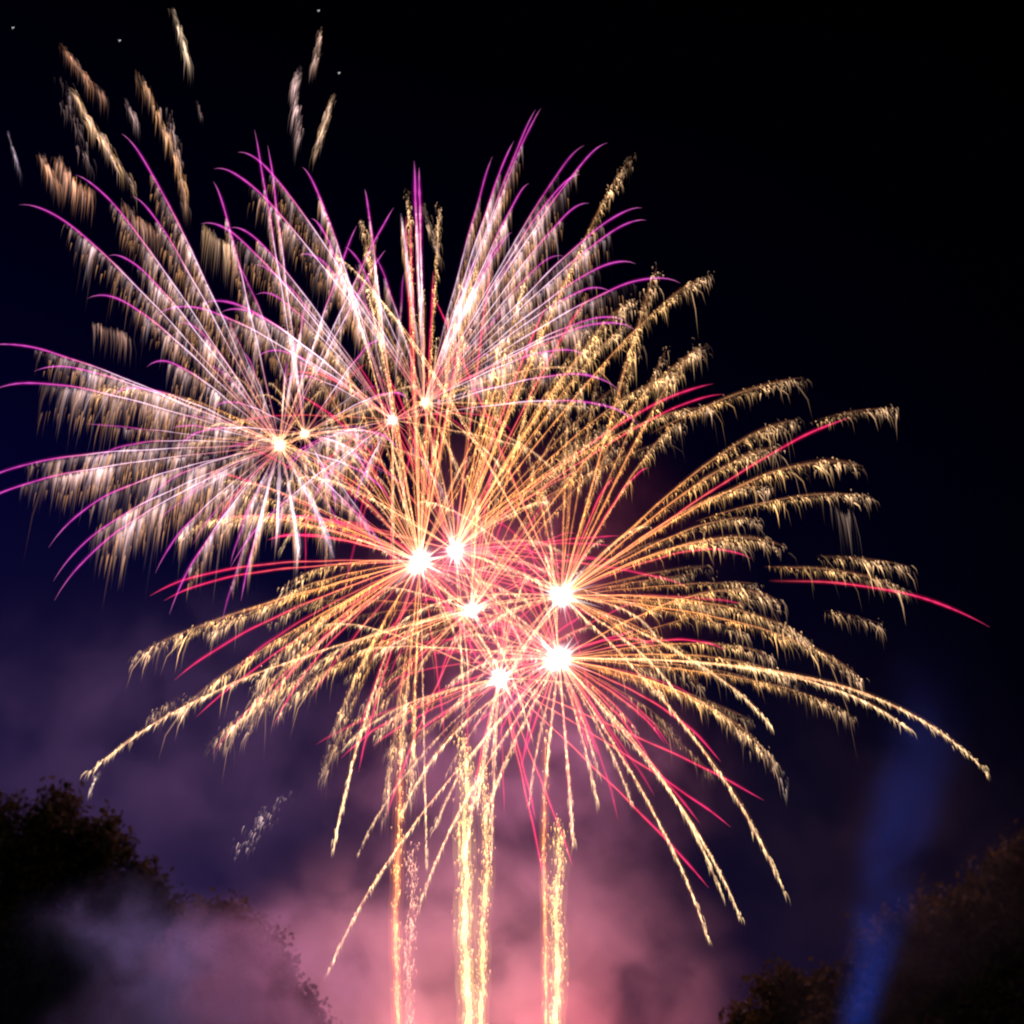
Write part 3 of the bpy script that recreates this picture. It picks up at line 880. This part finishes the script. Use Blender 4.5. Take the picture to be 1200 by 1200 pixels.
make_embers('short faint spark plume between the two long plumes', [(146, 115), (153, 130), (161, 148)], 221, 30, 24, TP, 0.6, 0.2, 1.5)
make_embers('faint plume hugging the right edge of the long orange one', [(197, 125), (202, 150), (212, 190)], 217, 36, 22, TP, 0.6, 0.1, 2)
make_embers('single lilac spark streak at the left edge of the picture', [(7, 146), (10, 160), (16, 180), (22, 200)], 220, 26, 22, (0.2, 0.17, 0.26), 0.6, 0.25, 0.6)
make_embers('tan spark plume hanging above the leftmost violet tip', [(46, 180), (55, 195), (66, 215)], 212, 60, 28, OR, 0.7, 0.2, 2.2)
make_embers('broad orange spark plume between the leftmost two violet tips', [(66, 182), (78, 200), (90, 215), (108, 225)], 215, 110, 34, OR, 0.75, 0.06, 2.6)
make_embers('tiny faint spark plume alone right of the topmost one', [(231, 118), (234, 128), (237, 138)], 222, 14, 16, TP, 0.5, 0.1, 1)
make_embers('lilac-white spark plume, left of the upper trio', [(352, 78), (345, 105), (350, 130), (352, 160)], 216, 90, 28, TP, 0.85, -0.08, 2.4)
make_embers('dim brown spark plume, topmost of the upper trio', [(377, 32), (374, 50), (368, 80)], 219, 50, 24, (0.28, 0.16, 0.1), 0.6, -0.1, 2)
make_embers('bright gold spark plume, right of the upper trio', [(392, 108), (386, 130), (378, 155), (371, 180)], 214, 90, 24, (0.42, 0.25, 0.12), 0.9, -0.15, 1.8)
make_embers('gold sparks hanging under the short violet arc', [(238, 262), (250, 275), (266, 285), (282, 290)], 212, 90, 40, (0.36, 0.2, 0.08), 0.7, 0.05, 2)
make_embers('brown sparks trailing between the second and third violet tips', [(146, 235), (158, 255), (172, 262), (186, 275)], 216, 80, 34, OR, 0.6, 0.1, 2.5)
make_embers('small brown spark patch hanging at the left above the white curtains', [(108, 378), (122, 384), (140, 388), (152, 395)], 211, 56, 30, (0.28, 0.13, 0.08), 0.6, 0.1, 2)
make_embers('long thin vertical sparks falling below the right-hand gold arch', [(976, 592), (985, 600), (1000, 598)], 205, 18, 52, (0.24, 0.16, 0.10), 0.55, 0.05, 2)
make_embers('loose pale sparks scattered over the pink smoke at the lower left', [(342, 930), (320, 945), (300, 965), (277, 992), (295, 990), (318, 955)], 203, 60, 9, (0.45, 0.32, 0.3), 0.9, -0.25, 5.0, 1.1, group='loose sparks low beside the bursts')
make_embers('short hooked chain of sparks dropping off the lowest left gold trail', [(118, 903), (110, 915), (106, 932)], 209, 20, 9, (0.45, 0.34, 0.24), 1.0, -0.2, 1.0, 1.2, group='loose sparks low beside the bursts')
make_embers('few pale sparks drifting right of the lower gold fringe', [(900, 888), (912, 900), (924, 935)], 200, 14, 12, (0.4, 0.3, 0.22), 0.7, 0.1, 3.5, group='loose sparks low beside the bursts')
make_embers('brown curl of sparks hooking right from the tall centre plume', [(494, 240), (502, 265), (510, 288), (515, 308)], 206, 70, 14, (0.34, 0.2, 0.09), 0.7, 0.2, 2.0, group='loose sparks low beside the bursts')

# a few lone sparks against the black sky
for x, y, lab in ((15, 32, 'faint lone spark in the black sky at the top left corner'), (140, 47, 'lone pale spark between the two upper left plumes'),
                  (373, 12, 'faint lone spark above the upper trio of plumes'), (397, 85, 'lone white spark right of the upper trio of plumes')):
    p = at(x, y, 220)
    mb = MB()
    q = mpp(220)
    needles(mb, [np.array(p)], [3.5 * q], np.zeros((1, 3)), np.array([[0.25, 0.24, 0.23]]), [1.5 * q])
    needles(mb, [np.array(p) + np.array([0.3 * q, 0, 0.3 * q])], [2.5 * q], np.array([[0.5, 0, 0]]), np.array([[0.2, 0.2, 0.2]]), [1.2 * q])
    o = mb.build('lone_spark', M_FRINGE, None, origin=p)
    o.location = p
    tag(o, lab, 'spark', 'lone sparks in the black sky')
